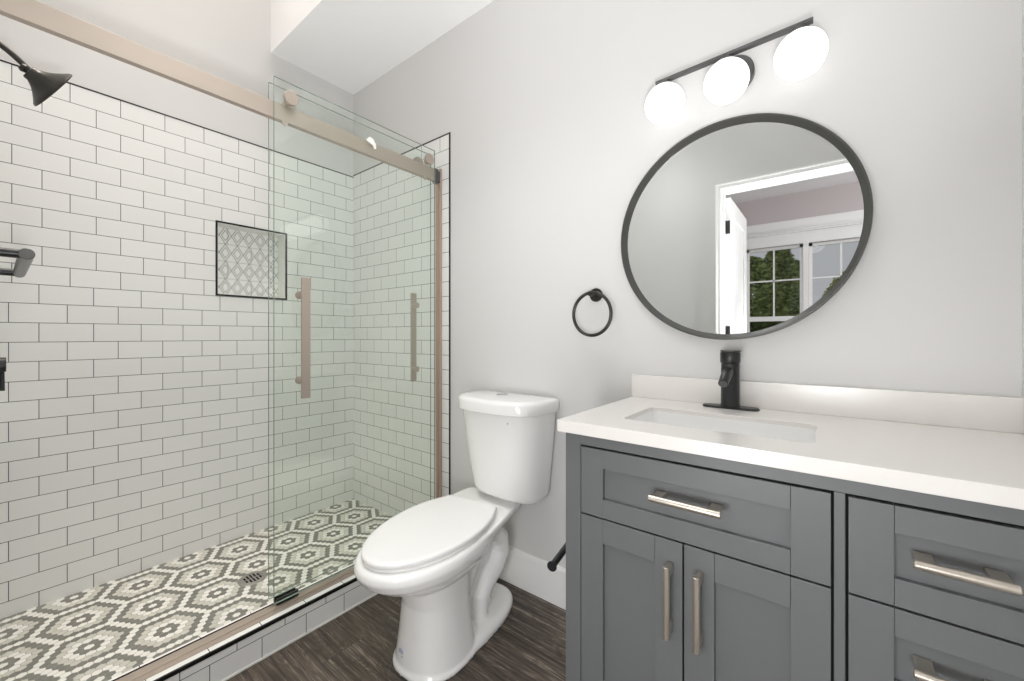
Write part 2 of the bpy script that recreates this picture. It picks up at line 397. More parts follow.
me = obj('floor_mosaic', bm, [M['mos_dark'], M['mos_white'], M['mos_light'], M['mos_grout']]); me['kind'] = 'structure'
me['label'] = 'shower floor of small hexagon tiles laid in large grey and white hexagons'

# round floor drain
dr = thing('floor_drain', 'round metal drain with dark slots in the mosaic shower floor', 'drain', (-2.044, 0.715, ZS))
bm = bmesh.new(); lathe(bm, (-2.044, 0.715, ZS-0.004), (0, 0, 1), [(0, 0.056), (0.0055, 0.056), (0.0065, 0.054), (0.0065, 0.0)])
obj('drain_cover', bm, M['drain'], dr, smooth=True)
bm = bmesh.new()
for i, y in enumerate((-0.027, -0.0135, 0, 0.0135, 0.027)):
    hw = math.sqrt(0.036**2-y*y)
    for sgn in (-1, 1):
        a, b = sorted((sgn*0.003, sgn*hw)); box(bm, -2.044+a, -2.044+b, 0.715+y-0.0035, 0.715+y+0.0035, ZS+0.002, ZS+0.0031)
obj('drain_slots', bm, M['hole'], dr)

# ------------------------------------------------------------------ shower enclosure
def glass_panel(x0, x1, y0, y1, z0, z1):
    bm = bmesh.new(); box(bm, x0, x1, y0, y1, z0, z1)
    bm.faces.ensure_lookup_table(); bmesh.ops.recalc_face_normals(bm, faces=bm.faces[:])
    for f in bm.faces: f.material_index = 0 if abs(f.normal.x) > 0.9 else 1
    return bm
def shower_door(label, gx0, gx1, y0, y1, z0, z1, side, ry, hy, hx):
    t = thing('sliding_shower_door', label, 'shower door', ((gx0+gx1)/2, (y0+y1)/2, z0), 'sliding glass panels of the shower')
    obj('glass_panel', glass_panel(gx0, gx1, y0, y1, z0, z1), [M['glass'], M['glass_edge']], t)
    gf = gx1 if side > 0 else gx0
    for y in ry:
        bm = bmesh.new()
        lathe(bm, (gf, y, 2.052), (side, 0, 0), [(0, 0), (0, 0.021), (0.006, 0.021), (0.006, 0.0265), (0.018, 0.0265), (0.0195, 0.025), (0.0195, 0)], 36)
        rl = obj('roller', bm, M['nickel'], t, smooth=True)
        bm = bmesh.new(); g2 = gx0 if side > 0 else gx1
        lathe(bm, (g2, y, 2.046), (-side, 0, 0), [(0, 0), (0, 0.014), (0.006, 0.014), (0.006, 0)], 28)
        obj('roller_wheel', bm, M['nickel'], rl, smooth=True)
        if side > 0:
            bm = bmesh.new(); lathe(bm, (g2, y-0.012, 1.960), (-side, 0, 0), [(0, 0), (0, 0.011), (0.0035, 0.011), (0.0035, 0)], 24)
            obj('anti_jump_disc', bm, M['nickel'], t, smooth=True)
    bm = bmesh.new(); box(bm, min(hx, hx+side*0.010), max(hx, hx+side*0.010), hy-0.016, hy+0.016, 0.910, 1.371)
    h = obj('handle', bm, M['nickel'], t, bevel=0.001)
    for z in (1.306, 0.976):
        bm = bmesh.new(); a = gf; b = hx+side*0.002
        lathe(bm, (a, hy-0.006, z), (side, 0, 0), [(0, 0), (0, 0.015), (0.008, 0.015), (0.008, 0.011), (abs(b-a), 0.011), (abs(b-a), 0)], 24)
        obj('standoff', bm, M['nickel'], h, smooth=True)
    return t
shower_door('outer clear glass shower door panel with a flat brushed nickel pull facing the room', -1.633, -1.625, 0.641, 1.42, 0.150, 2.116, 1, (0.695, 1.372), 0.736, -1.588)
shower_door('inner clear glass shower door panel behind the rail, its nickel pull facing into the shower', -1.678, -1.670, 0.640, 1.432, 0.150, 2.110, -1, (0.72, 1.36), 1.352, -1.710)

rail = thing('shower_rail', 'brushed nickel overhead rail carrying the sliding shower doors', 'rail', (-1.649, 0.7, 1.964))
obj('rail_bar', BX((-1.661, -1.637, YB+0.001, 1.434, 1.966, 2.028)), M['nickel'], rail, bevel=0.0012)
obj('wall_bracket', BX((-1.664, -1.634, 1.434, 1.450, 1.963, 2.031), (-1.660, -1.640, 1.450, TY-0.013, 1.968, 2.026)), M['gray_metal'], rail, bevel=0.002)
bm = bmesh.new(); cyl(bm, (-1.642, 1.437, 1.952), (-1.642, 1.437, 1.967), 0.009); obj('set_screw', bm, M['gray_metal'], rail, smooth=True)
# crumpled bit of white tape stuck on the rail
bm = bmesh.new()
pts = [(-1.6235, 1.018, 2.021), (-1.6225, 1.035, 2.040), (-1.6205, 1.052, 2.036), (-1.6225, 1.066, 2.018), (-1.6215, 1.068, 1.996), (-1.6235, 1.058, 1.994), (-1.6225, 1.052, 2.008), (-1.6235, 1.036, 2.014)]
f0 = bm.faces.new([bm.verts.new(p) for p in pts]); ex = bmesh.ops.extrude_face_region(bm, geom=[f0])
for v in ex['geom']:
    if isinstance(v, bmesh.types.BMVert): v.co.x += 0.002
tag(rebase(obj('tape_scrap', bm, M['tape']), (-1.6225, 1.045, 2.015)), 'small crumpled white tape scrap on the outer glass over the nickel rail', 'tape')

tk = thing('bottom_track', 'tan brushed metal bottom track running along the shower curb', 'track', (-1.65, 0.7, 0.12))
obj('track_base', BX((-1.6775, -1.616, YB+0.001, TY-0.001, 0.117, 0.121), (-1.643, -1.637, YB+0.001, TY-0.001, 0.1205, 0.1235)), M['nickel'], tk, bevel=0.0008)
obj('track_gap_shadow', BX((-1.6825, -1.6775, YB+0.001, TY-0.001, 0.117, 0.1225)), M['hole'], tk)  # dark strip: the shadow line beside the track, put in as colour
gd = obj('door_guide', BX((-1.6885, -1.654, 0.662, 0.742, 0.1228, 0.129), (-1.6665, -1.654, 0.662, 0.742, 0.129, 0.144), (-1.6885, -1.681, 0.662, 0.742, 0.129, 0.144), (-1.6885, -1.684, 0.664, 0.740, 0.1172, 0.1228)), M['black'], bevel=0.0015)
tag(rebase(gd, (-1.65, 0.7, 0.1245)), 'black plastic guide block holding the door glass on the bottom track', 'door guide')
jb = obj('wall_jamb', BX((-1.682, -1.641, TY-0.012, TY, 0.117, 2.044), (-1.666, -1.657, TY-0.016, TY-0.011, 0.122, 2.040)), simple('tan_nickel', srgb(190, 170, 156), 0.42, 0.6), bevel=0.001)
tag(rebase(jb, (-1.663, 1.465, 0.12)), 'slim tan metal wall jamb standing between tiled wall and door glass', 'jamb')

# shower head on a curved arm from the end wall
sh = thing('shower_fixture', 'dark bronze bell shower head on a curved arm, upper left of the shower', 'shower head', (-2.05, YB, 2.07))
bm = bmesh.new()
P0, P1, P2, P3 = Vector((-2.05, YB, 2.075)), Vector((-2.05, 0.0, 2.078)), Vector((-2.05, 0.035, 2.048)), Vector((-2.05, 0.066, 2.016))
pts = [(P0*(1-t)**3+P1*3*t*(1-t)**2+P2*3*t*t*(1-t)+P3*t**3) for t in (i/14 for i in range(15))]
sweep(bm, pts, 0.0085, 20); obj('arm', bm, M['bronze'], sh, smooth=True)
bm = bmesh.new(); lathe(bm, (-2.05, YB, 2.075), (0, 1, 0), [(0, 0), (0, 0.03), (0.004, 0.03), (0.010, 0.014), (0.012, 0)], 32); obj('wall_flange', bm, M['bronze'], sh, smooth=True)
ax = Vector((-0.20, 0.86, -0.47)).normalized(); fc = Vector((-2.063, 0.121, 1.979))
bm = bmesh.new()
lathe(bm, fc, ax, [(-0.082, 0), (-0.082, 0.010), (-0.074, 0.014), (-0.066, 0.010), (-0.064, 0.010), (-0.063, 0.021), (-0.058, 0.0235), (-0.052, 0.0235), (-0.045, 0.028), (-0.035, 0.036), (-0.024, 0.048), (-0.012, 0.064), (-0.005, 0.075), (0, 0.079), (0.003, 0.078), (0.003, 0.071), (0.0, 0.069), (0, 0)], 56)
obj('bell', bm, M['bronze'], sh, smooth=True, sharp=50)
bm = bmesh.new()
u_, v_, d_ = frame_of(ax)
for rr, k in ((0.015, 6), (0.032, 12), (0.05, 18)):
    for i in range(k):
        a = 2*PI*i/k; c = fc+(u_*math.cos(a)+v_*math.sin(a))*rr; cyl(bm, c, c+d_*0.002, 0.0025, 8)
obj('nozzles', bm, M['black'], sh)

gb = thing('grab_bar', 'short dark metal grab bar standing off the shower end wall at left', 'bar', (-2.03, YB, 1.382))
bm = bmesh.new(); lathe(bm, (-1.795, 0.056, 1.382), (-1, 0, 0), [(0, 0), (0, 0.0145), (0.0015, 0.016), (0.588, 0.016), (0.59, 0.0145), (0.59, 0)], 36)
obj('bar', bm, M['gray_metal'], gb, smooth=True)
for x in (-1.812, -2.368):
    bm = bmesh.new(); cyl(bm, (x, YB, 1.382), (x, 0.048, 1.382), 0.0128, 28)
    lathe(bm, (x, YB, 1.382), (0, 1, 0), [(0, 0), (0, 0.022), (0.005, 0.022), (0.006, 0.0)], 28)
    obj('post', bm, M['black'], gb, smooth=True)

vt = thing('shower_valve', 'black shower valve with a small downward lever at the left frame edge', 'shower valve', (-2.05, YB, 1.058))
bm = bmesh.new(); lathe(bm, (-2.05, YB, 1.058), (0, 1, 0), [(0, 0), (0, 0.07), (0.005, 0.07), (0.007, 0.066), (0.007, 0)], 40); obj('escutcheon', bm, M['black'], vt, smooth=True)
bm = bmesh.new(); lathe(bm, (-2.05, YB+0.007, 1.058), (0, 1, 0), [(0, 0), (0, 0.023), (0.044, 0.023), (0.045, 0.022), (0.045, 0)], 36); kb = obj('knob', bm, M['black'], vt, smooth=True)
bm = bmesh.new(); sweep(bm, [(-2.05, 0.013, 1.045), (-2.05, 0.0135, 1.0), (-2.05, 0.014, 0.976)], [0.006, 0.006, 0.0058], 16); obj('lever', bm, M['black'], kb, smooth=True)

# ------------------------------------------------------------------ toilet
TX = -1.135
tl = thing('toilet', 'white two-piece elongated toilet with closed lid against the grey wall', 'toilet', (TX, 1.1, 0))
def egg(z, yf, yb, hw, nf=2.1, nb=2.6, split=0.52, n_=56, cx=TX):
    """egg outline: front (towards -Y) more pointed, back fuller"""
    ys = yf+(yb-yf)*split; pts = []
    for k in range(n_):
        a = 2*PI*k/n_; c, s_ = math.cos(a), math.sin(a)
        e = nf if s_ < 0 else nb; L = (ys-yf) if s_ < 0 else (yb-ys)
        pts.append((cx+hw*math.copysign(abs(c)**(2/e), c), ys+L*math.copysign(abs(s_)**(2/e), s_), z))
    return pts
bm = bmesh.new()
# rim and bowl
loft(bm, [egg(0.255, 0.90, 1.20, 0.085), egg(0.285, 0.845, 1.22, 0.120), egg(0.315, 0.790, 1.235, 0.150), egg(0.345, 0.738, 1.245, 0.174), egg(0.372, 0.704, 1.25, 0.189),
          egg(0.398, 0.690, 1.255, 0.194), egg(0.416, 0.694, 1.255, 0.191), egg(0.426, 0.704, 1.25, 0.185)])
# deck behind the bowl under the tank
def deck(z, k, y0, y1):
    rt = [(k*w_+(1-k)*0.05, y0+(y1-y0)*t) for w_, t in ((0.190, 0), (0.188, 0.15), (0.180, 0.35), (0.170, 0.55), (0.158, 0.75), (0.150, 0.9), (0.144, 0.96), (0.125, 1.0))]
    return [(TX+x, y, z) for x, y in rt]+[(TX-x, y, z) for x, y in rt[::-1]]
loft(bm, [deck(0.28, 0.05, 1.12, 1.40), deck(0.335, 0.35, 1.08, 1.42), deck(0.372, 0.74, 1.06, 1.435), deck(0.398, 0.95, 1.05, 1.442), deck(0.418, 1.0, 1.05, 1.445), deck(0.427, 0.97, 1.05, 1.44)])
BOWL = bm; bm = bmesh.new()
# front column of the pedestal
loft(bm, [egg(0.0, 0.846, 1.12, 0.138, 2.4, 3.2, 0.6), egg(0.012, 0.846, 1.12, 0.138, 2.4, 3.2, 0.6), egg(0.022, 0.856, 1.11, 0.130, 2.4, 3.4, 0.6), egg(0.12, 0.868, 1.085, 0.115, 2.4, 5.2, 0.6), egg(0.22, 0.874, 1.08, 0.107, 2.3, 5.2, 0.6), egg(0.33, 0.85, 1.08, 0.105, 2.3, 5.2, 0.6)])
# foot running back
loft(bm, [egg(0.0, 0.90, 1.420, 0.138, 2.4, 2.7, 0.45), egg(0.018, 0.90, 1.420, 0.138, 2.4, 2.7, 0.45), egg(0.030, 0.91, 1.41, 0.130, 2.4, 2.7, 0.45), egg(0.036, 0.93, 1.40, 0.11, 2.4, 2.7, 0.45)])
# inner core and the S shaped trapway
loft(bm, [rrect(TX-0.045, TX+0.045, 1.00, 1.31, 0.04, 0.02), rrect(TX-0.04, TX+0.04, 1.00, 1.31, 0.04, 0.2), rrect(TX-0.05, TX+0.05, 1.00, 1.34, 0.04, 0.36)])
trap = [(1.12, 0.30), (1.20, 0.345), (1.285, 0.335), (1.335, 0.285), (1.345, 0.225), (1.305, 0.175), (1.245, 0.14), (1.20, 0.10), (1.185, 0.03)]
for side in (-1, 1):
    sweep(bm, [(TX+side*0.045, y, z) for y, z in trap], [0.040, 0.044, 0.046, 0.046, 0.044, 0.042, 0.041, 0.040, 0.042], 20)
    sweep(bm, [(TX+side*0.040, y, z) for y, z in ((1.02, 0.10), (1.07, 0.16), (1.12, 0.23), (1.17, 0.30))], 0.040, 20)
# a foot runs almost straight back, the bowl above it is set a little askew
TROT = Matrix.Translation((-1.103, 0.70, 0)) @ Matrix.Rotation(math.radians(9.0), 4, 'Z') @ Matrix.Translation((-TX, -0.70, 0))
bm.transform(Matrix.Translation((-1.103, 0.70, 0)) @ Matrix.Rotation(math.radians(6.0), 4, 'Z') @ Matrix.Translation((-TX, -0.70, 0)))
BOWL.transform(TROT)
tmp = bpy.data.meshes.new('tmp'); BOWL.to_mesh(tmp); BOWL.free(); bm.from_mesh(tmp); bpy.data.meshes.remove(tmp)
bw = obj('bowl', bm, M['china'], tl, smooth=True)
rm = bw.modifiers.new('remesh', 'REMESH'); rm.mode = 'VOXEL'; rm.voxel_size = 0.004; rm.use_smooth_shade = True
sm = bw.modifiers.new('smooth', 'SMOOTH'); sm.factor = 0.5; sm.iterations = 6
# seat and lid
def slab(outl, zs, insets):
    """stack of the same outline, inset about its centre"""
    cx_ = sum(p[0] for p in outl)/len(outl); cy_ = sum(p[1] for p in outl)/len(outl)
    return [[(cx_+(p[0]-cx_)*(1-i), cy_+(p[1]-cy_)*(1-i), z) for p in outl] for z, i in zip(zs, insets)]
def seat_outline(yf, yb, hw, hb, cx=TX, n_=40):
    pts = []; ys = yf+(yb-yf)*0.56; r = 0.028
    for k in range(n_+1):
        a = PI+PI*k/n_; pts.append((cx+hw*math.cos(a), ys+(ys-yf)*math.sin(a), 0))
    side = []
    for k in range(1, 10):       # right side back to the hinge corner
        t = k/10; side.append((hw+(hb-hw)*t**2.2, ys+(yb-r-ys)*t))
    for k in range(0, 8):
        a = PI/2*k/7; side.append((hb-r+r*math.cos(a), yb-r+r*math.sin(a)))
    pts += [(cx+x, y, 0) for x, y in side]
    pts += [(cx-x, y, 0) for x, y in side[::-1]]
    return pts
bm = bmesh.new(); loft(bm, slab(seat_outline(0.710, 1.245, 0.177, 0.124), (0.427, 0.430, 0.4365, 0.438), (0.02, 0.004, 0.004, 0.012)))
bm.transform(TROT); seat = obj('seat', bm, M['seat'], tl, smooth=True, sharp=60)
bm = bmesh.new(); loft(bm, slab(seat_outline(0.708, 1.262, 0.179, 0.128), (0.4385, 0.441, 0.450, 0.4545, 0.4565, 0.458), (0.012, 0.0, 0.0, 0.010, 0.03, 0.10)))
bm.transform(TROT); lid = obj('lid', bm, M['seat'], tl, smooth=True, sharp=60)
for sx in (-1, 1):
    bm = bmesh.new(); lathe(bm, (TX+sx*0.072-0.02, 1.262, 0.437), (1, 0, 0), [(0, 0), (0, 0.010), (0.002, 0.0115), (0.038, 0.0115), (0.04, 0.010), (0.04, 0)], 24)
    bm.transform(TROT); obj('hinge', bm, M['seat'], tl, smooth=True)
# tank: rounded front, flat back
TK = TX+0.021
def tank_out(z, hw, yf, yb=1.466, e=2.9, ys=1.40, n_=40):
    pts = []
    for k in range(n_+1):
        a = PI+PI*k/n_; c, s_ = math.cos(a), math.sin(a)
        pts.append((TK+hw*math.copysign(abs(c)**(2/e), c), ys-(ys-yf)*abs(s_)**(2/e), z))
    pts += [(TK+hw*0.995, yb-0.02, z), (TK+hw-0.006, yb-0.006, z), (TK+hw-0.02, yb, z), (TK-hw+0.02, yb, z), (TK-hw+0.006, yb-0.006, z), (TK-hw*0.995, yb-0.02, z)]
    return pts
bm = bmesh.new()
loft(bm, [tank_out(0.4285, 0.08, 1.385, 1.42, ys=1.40), tank_out(0.447, 0.085, 1.385, 1.42, ys=1.40), tank_out(0.4475, 0.130, 1.355, 1.44), tank_out(0.452, 0.152, 1.334, 1.455), tank_out(0.463, 0.167, 1.318), tank_out(0.485, 0.175, 1.306), tank_out(0.60, 0.188, 1.282), tank_out(0.72, 0.200, 1.262), tank_out(0.80, 0.207, 1.250), tank_out(0.842, 0.210, 1.245)])
bm.verts.ensure_lookup_table()
obj('tank', bm, M['china'], tl, smooth=True, sharp=40)
bm = bmesh.new()
loft(bm, [tank_out(0.832, 0.219, 1.229, 1.470), tank_out(0.835, 0.222, 1.225, 1.472), tank_out(0.871, 0.223, 1.224, 1.472), tank_out(0.881, 0.221, 1.227, 1.469), tank_out(0.8865, 0.213, 1.236, 1.460), tank_out(0.889, 0.196, 1.254, 1.445)])
obj('tank_lid', bm, M['china'], tl, smooth=True, sharp=50)
bm = bmesh.new(); lathe(bm, (TX, 1.378, 0.888), (0, 0, 1), [(0, 0), (0, 0.027), (0.003, 0.027), (0.0042, 0.025), (0.0042, 0.0)], 36)
fb = obj('flush_button', bm, simple('polished_chrome', srgb(225), 0.12, 0.9), tl, smooth=True)
bm = BX((TX-0.0008, TX+0.0008, 1.353, 1.403, 0.8921, 0.8926)); obj('button_split', bm, M['gray_metal'], fb)
# little printed maker's star on the tank front and on the foot
bm = bmesh.new(); c = Vector((-1.010, 1.2585, 0.800))
ring = []
for k in range(16):
    a = PI*k/8; rr = 0.0062 if k % 2 == 0 else 0.0025
    ring.append(bm.verts.new(c+Vector((rr*math.cos(a), -0.001, rr*math.sin(a)))))
bm.faces.new(ring); obj('logo_mark', bm, M['logo2'], tl)
mk = bmesh.new()
for dx, dz, w_, h_ in ((-0.010, 0.004, 0.0015, 0.010), (-0.006, 0.002, 0.0015, 0.012), (-0.002, 0.004, 0.0015, 0.009), (0.003, 0.003, 0.0015, 0.011), (0.007, 0.001, 0.0015, 0.009), (0.001, -0.008, 0.010, 0.0015)):
    box(mk, -1.154+dx, -1.154+dx+w_, 0.855, 0.885, 0.062+dz, 0.062+dz+h_)
obj('logo_mark', mk, M['logo'], tl)

# ------------------------------------------------------------------ vanity
VX0, VX1, VY, VZ = -0.569, 0.341, 0.960, 0.889
va = thing('vanity_cabinet', 'grey shaker vanity cabinet with doors and drawers under the white countertop', 'vanity cabinet', ((VX0+VX1)/2, 1.2, 0))
fx = VY+0.001
bm = bmesh.new()
SR = 0.003
box(bm, VX0, VX0+0.046, VY+SR, VY+0.06, 0, VZ)            # left face post (legs run to the floor)
box(bm, VX1-0.03, VX1, VY+SR, VY+0.06, 0, VZ)
box(bm, 0.0055, 0.0225, VY+SR, VY+0.05, 0.150, 0.860)          # centre post
box(bm, VX0+0.046, VX1-0.03, VY+SR, VY+0.05, 0.860, VZ)   # top rail
box(bm, VX0+0.046, VX1-0.03, VY+SR, VY+0.05, 0.10, 0.150) # bottom rail
box(bm, VX0, VX0+0.018, VY+0.06, YM-0.014, 0.0, VZ)        # sides
box(bm, VX1-0.018, VX1, VY+0.06, YM-0.014, 0.0, VZ)
box(bm, VX0+0.018, VX1-0.018, YM-0.03, YM-0.016, 0.10, VZ)
box(bm, VX0+0.018, VX1-0.018, VY+0.05, YM-0.03, 0.10, 0.118)
obj('carcass', bm, M['cab'], va, bevel=0.0015)
obj('front_gap_shade', BX((VX0+0.018, VX1-0.018, VY+0.03, VY+0.034, 0.118, 0.880)), M['cab_in'], va)  # near-black sheet added behind the fronts: shade of the gaps as colour
def shaker(name, x0, x1, z0, z1, st, rt):
    """shaker front: stiles, rails and a recessed flat panel"""
    bm = bmesh.new(); y0, y1 = VY, VY+0.020; g = 0.00035
    box(bm, x0, x0+st, y0, y1, z0, z1); box(bm, x1-st, x1, y0, y1, z0, z1)
    box(bm, x0+st+g, x1-st-g, y0, y1, z1-rt, z1); box(bm, x0+st+g, x1-st-g, y0, y1, z0, z0+rt)
    box(bm, x0+st-0.004, x1-st+0.004, y0+0.012, y1, z0+rt-0.004, z1-rt+0.004)
    return obj(name, bm, M['cab'], va, bevel=0.0009)
def pull(par, cx, cz, L, vert=False):
    """flat-posted bar pull; posts are wide blocks near both ends"""
    y = 0.925; bm = bmesh.new()
    A = (lambda s, yy, o=0: (cx+o, yy, cz+s)) if vert else (lambda s, yy, o=0: (cx+s, yy, cz+o))
    R0 = 0.0080
    pr = [(-L/2, 0), (-L/2, R0*0.8), (-L/2+0.0015, R0), (L/2-0.0015, R0), (L/2, R0*0.8), (L/2, 0)]
    lathe(bm, A(0, y), (0, 0, 1) if vert else (1, 0, 0), pr, 28)
    h = obj('handle', bm, M['nickel_d'], par, smooth=True)
    for s in (-1, 1):
        c = s*(L/2-0.016); w2 = 0.0115; bm = bmesh.new()
        yb_ = VY+0.010 if not vert else VY
        if vert: box(bm, cx-0.005, cx+0.005, y+0.002, yb_, cz+c-w2, cz+c+w2)
        else: box(bm, cx+c-w2, cx+c+w2, y+0.002, yb_, cz-0.005, cz+0.005)
        obj('handle_post', bm, M['nickel_d'], h, bevel=0.001)
    return h
dw = shaker('drawer', -0.5195, 0.0015, 0.6820, 0.8560, 0.062, 0.048); pull(dw, -0.252, 0.7785, 0.150)
dl = shaker('door', -0.5195, -0.2630, 0.153, 0.6780, 0.062, 0.062); pull(dl, -0.288, 0.553, 0.162, True)
d2 = shaker('door', -0.2590, 0.0015, 0.153, 0.6780, 0.062, 0.062); pull(d2, -0.225, 0.553, 0.162, True)
for z0, z1 in ((0.6820, 0.8560), (0.5030, 0.6780), (0.3290, 0.4990), (0.153, 0.3250)):
    q = shaker('drawer', 0.0265, 0.309, z0, z1, 0.061, 0.048); pull(q, 0.1635, z1-0.0785, 0.113)

# countertop with undermount basin
CX0, CX1, CY0, CZ0, CZ1 = -0.583, XR-0.001, 0.942, 0.8905, 0.922
ct = thing('countertop', 'white quartz countertop with a low backsplash on the grey vanity', 'countertop', (-0.11, 1.2, CZ0))
HX0, HX1, HY0, HY1 = -0.450, -0.026, 1.064, 1.297
bm = bmesh.new()
outer = [bm.verts.new(p) for p in ((CX0, CY0, CZ1), (CX1, CY0, CZ1), (CX1, YM-0.0005, CZ1), (CX0, YM-0.0005, CZ1))]
inner = [bm.verts.new(p) for p in rrect(HX0, HX1, HY0, HY1, 0.022, CZ1)]
es = [bm.edges.new((l[i], l[(i+1) % len(l)])) for l in (outer, inner) for i in range(len(l))]
bmesh.ops.triangle_fill(bm, use_beauty=True, edges=es)
ex = bmesh.ops.extrude_face_region(bm, geom=bm.faces[:])
for v in ex['geom']:
    if isinstance(v, bmesh.types.BMVert): v.co.z = CZ0
obj('slab', bm, M['quartz'], ct, bevel=0.0015, seg=2)
obj('backsplash', BX((CX0, CX1, YM-0.021, YM-0.0005, CZ1, 1.005)), M['quartz'], ct, bevel=0.0015)
sk = thing('sink_basin', 'rectangular white undermount sink set in the quartz countertop', 'sink', (-0.238, 1.18, 0.77))
bm = bmesh.new(); e = 0.006
secs = [rrect(HX0-0.02, HX1+0.02, HY0-0.02, HY1+0.02, 0.03, CZ0-0.012), rrect(HX0-0.02, HX1+0.02, HY0-0.02, HY1+0.02, 0.03, CZ0-0.0008), rrect(HX0+0.0012, HX1-0.0012, HY0+0.0012, HY1-0.0012, 0.021, CZ0-0.0008), rrect(HX0+0.0008, HX1-0.0008, HY0+0.0008, HY1-0.0008, 0.021, CZ1-0.011), rrect(HX0+0.0025, HX1-0.0025, HY0+0.0025, HY1-0.0025, 0.021, CZ1-0.011)]
for t, ins in ((0.03, 0.004), (0.07, 0.010), (0.10, 0.018), (0.12, 0.032), (0.128, 0.055)):
    secs.append(rrect(HX0+ins, HX1-ins, HY0+ins, HY1-ins, 0.028, CZ0-t))
loft(bm, secs, cap0=False)
obj('basin', bm, M['china'], sk, smooth=True, sharp=45)
bm = bmesh.new(); lathe(bm, (-0.238, 1.19, CZ0-0.129), (0, 0, 1), [(0, 0), (0, 0.022), (0.003, 0.022), (0.004, 0.018), (0.002, 0.012), (0.006, 0.0)], 32); obj('drain_stopper', bm, M['black'], sk, smooth=True)

# faucet
FX, FY = -0.2465, 1.425
fa = thing('faucet', 'matte black single-hole faucet behind the sink on its oval plate', 'faucet', (FX, FY, CZ1))
bm = bmesh.new(); pts = []
for zz, g in ((CZ1, 0.0), (CZ1+0.004, 0.0), (CZ1+0.007, -0.003)):
    ring = []
    for cxx, a0 in ((FX+0.056, -90), (FX-0.056, 90)):
        for k in range(13):
            a = math.radians(a0+180*k/12); ring.append((cxx+(0.024+g)*math.cos(a), FY+(0.024+g)*math.sin(a), zz))
    pts.append(ring)
loft(bm, pts); obj('deck_plate', bm, M['black'], fa, smooth=True)
bm = bmesh.new(); lathe(bm, (FX, FY, CZ1+0.007), (0, 0, 1), [(0, 0), (0, 0.0285), (0.004, 0.0285), (0.007, 0.0265), (0.130, 0.0255), (0.134, 0.0250), (0.134, 0)], 40)
obj('body', bm, M['black'], fa, smooth=True)
bm = bmesh.new(); lathe(bm, (FX, FY, CZ1+0.1425), (0, 0, 1), [(0, 0), (0, 0.0275), (0.0015, 0.0285), (0.030, 0.0285), (0.033, 0.027), (0.035, 0.020), (0.035, 0)], 40)
hd = obj('handle', bm, M['black'], fa, smooth=True)
bm = bmesh.new(); loft(bm, [rrect(FX-0.026, FX+0.027, FY-0.024, FY+0.036, 0.024, CZ1+0.1765), rrect(FX-0.029, FX+0.030, FY-0.027, FY+0.039, 0.026, CZ1+0.179), rrect(FX-0.027, FX+0.028, FY-0.025, FY+0.037, 0.025, CZ1+0.182)])
obj('lever', bm, M['gray_metal'], hd, smooth=True)
bm = bmesh.new()
A, B, C_ = Vector((FX, FY-0.01, 1.040)), Vector((FX-0.001, FY-0.055, 1.034)), Vector((FX-0.002, FY-0.096, 1.007))
pts = [A*(1-t)**2+B*2*t*(1-t)+C_*t*t for t in (i/12 for i in range(13))]
sweep(bm, pts, [0.0150]*9+[0.0145, 0.0142, 0.014, 0.0138], 26)
sp = obj('spout', bm, M['black'], fa, smooth=True)
dd = (pts[-1]-pts[-2]).normalized()
bm = bmesh.new(); lathe(bm, pts[-1], dd, [(0, 0), (0, 0.0112), (0.0015, 0.0112), (0.0015, 0)], 26); obj('aerator', bm, M['gray_metal'], sp, smooth=True)

# ------------------------------------------------------------------ round mirror
MX, MZ, MR = -0.265, 1.493, 0.357
mr = thing('round_mirror', 'large round wall mirror with a dark metal rim above the sink', 'mirror', (MX, YM, MZ-MR))
bm = bmesh.new()
lathe(bm, (MX, YM-0.0005, MZ), (0, -1, 0), [(0, MR-0.004), (0, MR), (0.028, MR), (0.030, MR-0.001), (0.030, MR-0.006), (0.029, MR-0.007), (0.010, MR-0.017), (0.009, MR-0.018), (0.006, MR-0.018), (0.006, MR-0.022)], 128)
obj('rim', bm, simple('dark_mirror_rim', srgb(88, 88, 86), 0.33, 0.55), mr, smooth=True, sharp=30)
bm = bmesh.new(); lathe(bm, (MX, YM-0.004, MZ), (0, -1, 0), [(0, 0), (0, MR-0.0183), (0.0036, MR-0.0183), (0.0036, 0)], 128)
obj('mirror_glass', bm, M['mirror'], mr)

# ------------------------------------------------------------------ vanity light
LX, LY = -0.2535, 1.400; tilt = 0.03
vl = thing('vanity_light', 'dark metal bar light with three glowing white globes above the mirror', 'wall light', (LX, YM, 1.99))
bm = bmesh.new(); lathe(bm, (LX+0.006, YM, 1.992), (0, -1, 0), [(0, 0), (0, 0.061), (0.016, 0.061), (0.019, 0.058), (0.019, 0)], 48); obj('backplate', bm, M['gray_metal'], vl, smooth=True)
bm = bmesh.new(); sweep(bm, [(LX+0.006, YM-0.015, 1.992), (LX+0.006, YM-0.05, 1.994), (LX, LY+0.008, 2.016)], 0.0075, 16); obj('arm', bm, M['gray_metal'], vl, smooth=True)
bm = bmesh.new()
for yy, hh in ((0.0, 0.0045), (0.0105, 0.0032)):
    a = [(LX-0.217, -0.0055), (LX+0.217, 0.0055)]
    vs = []
    for xx, dz in ((LX-0.217, -0.217*tilt), (LX+0.217, 0.217*tilt)):
        vs.append([(xx, LY+yy-0.0045, 2.021+dz-hh), (xx, LY+yy+0.0045, 2.021+dz-hh), (xx, LY+yy+0.0045, 2.021+dz+hh), (xx, LY+yy-0.0045, 2.021+dz+hh)])
    loft(bm, vs)
obj('bar', bm, M['gray_metal'], vl)
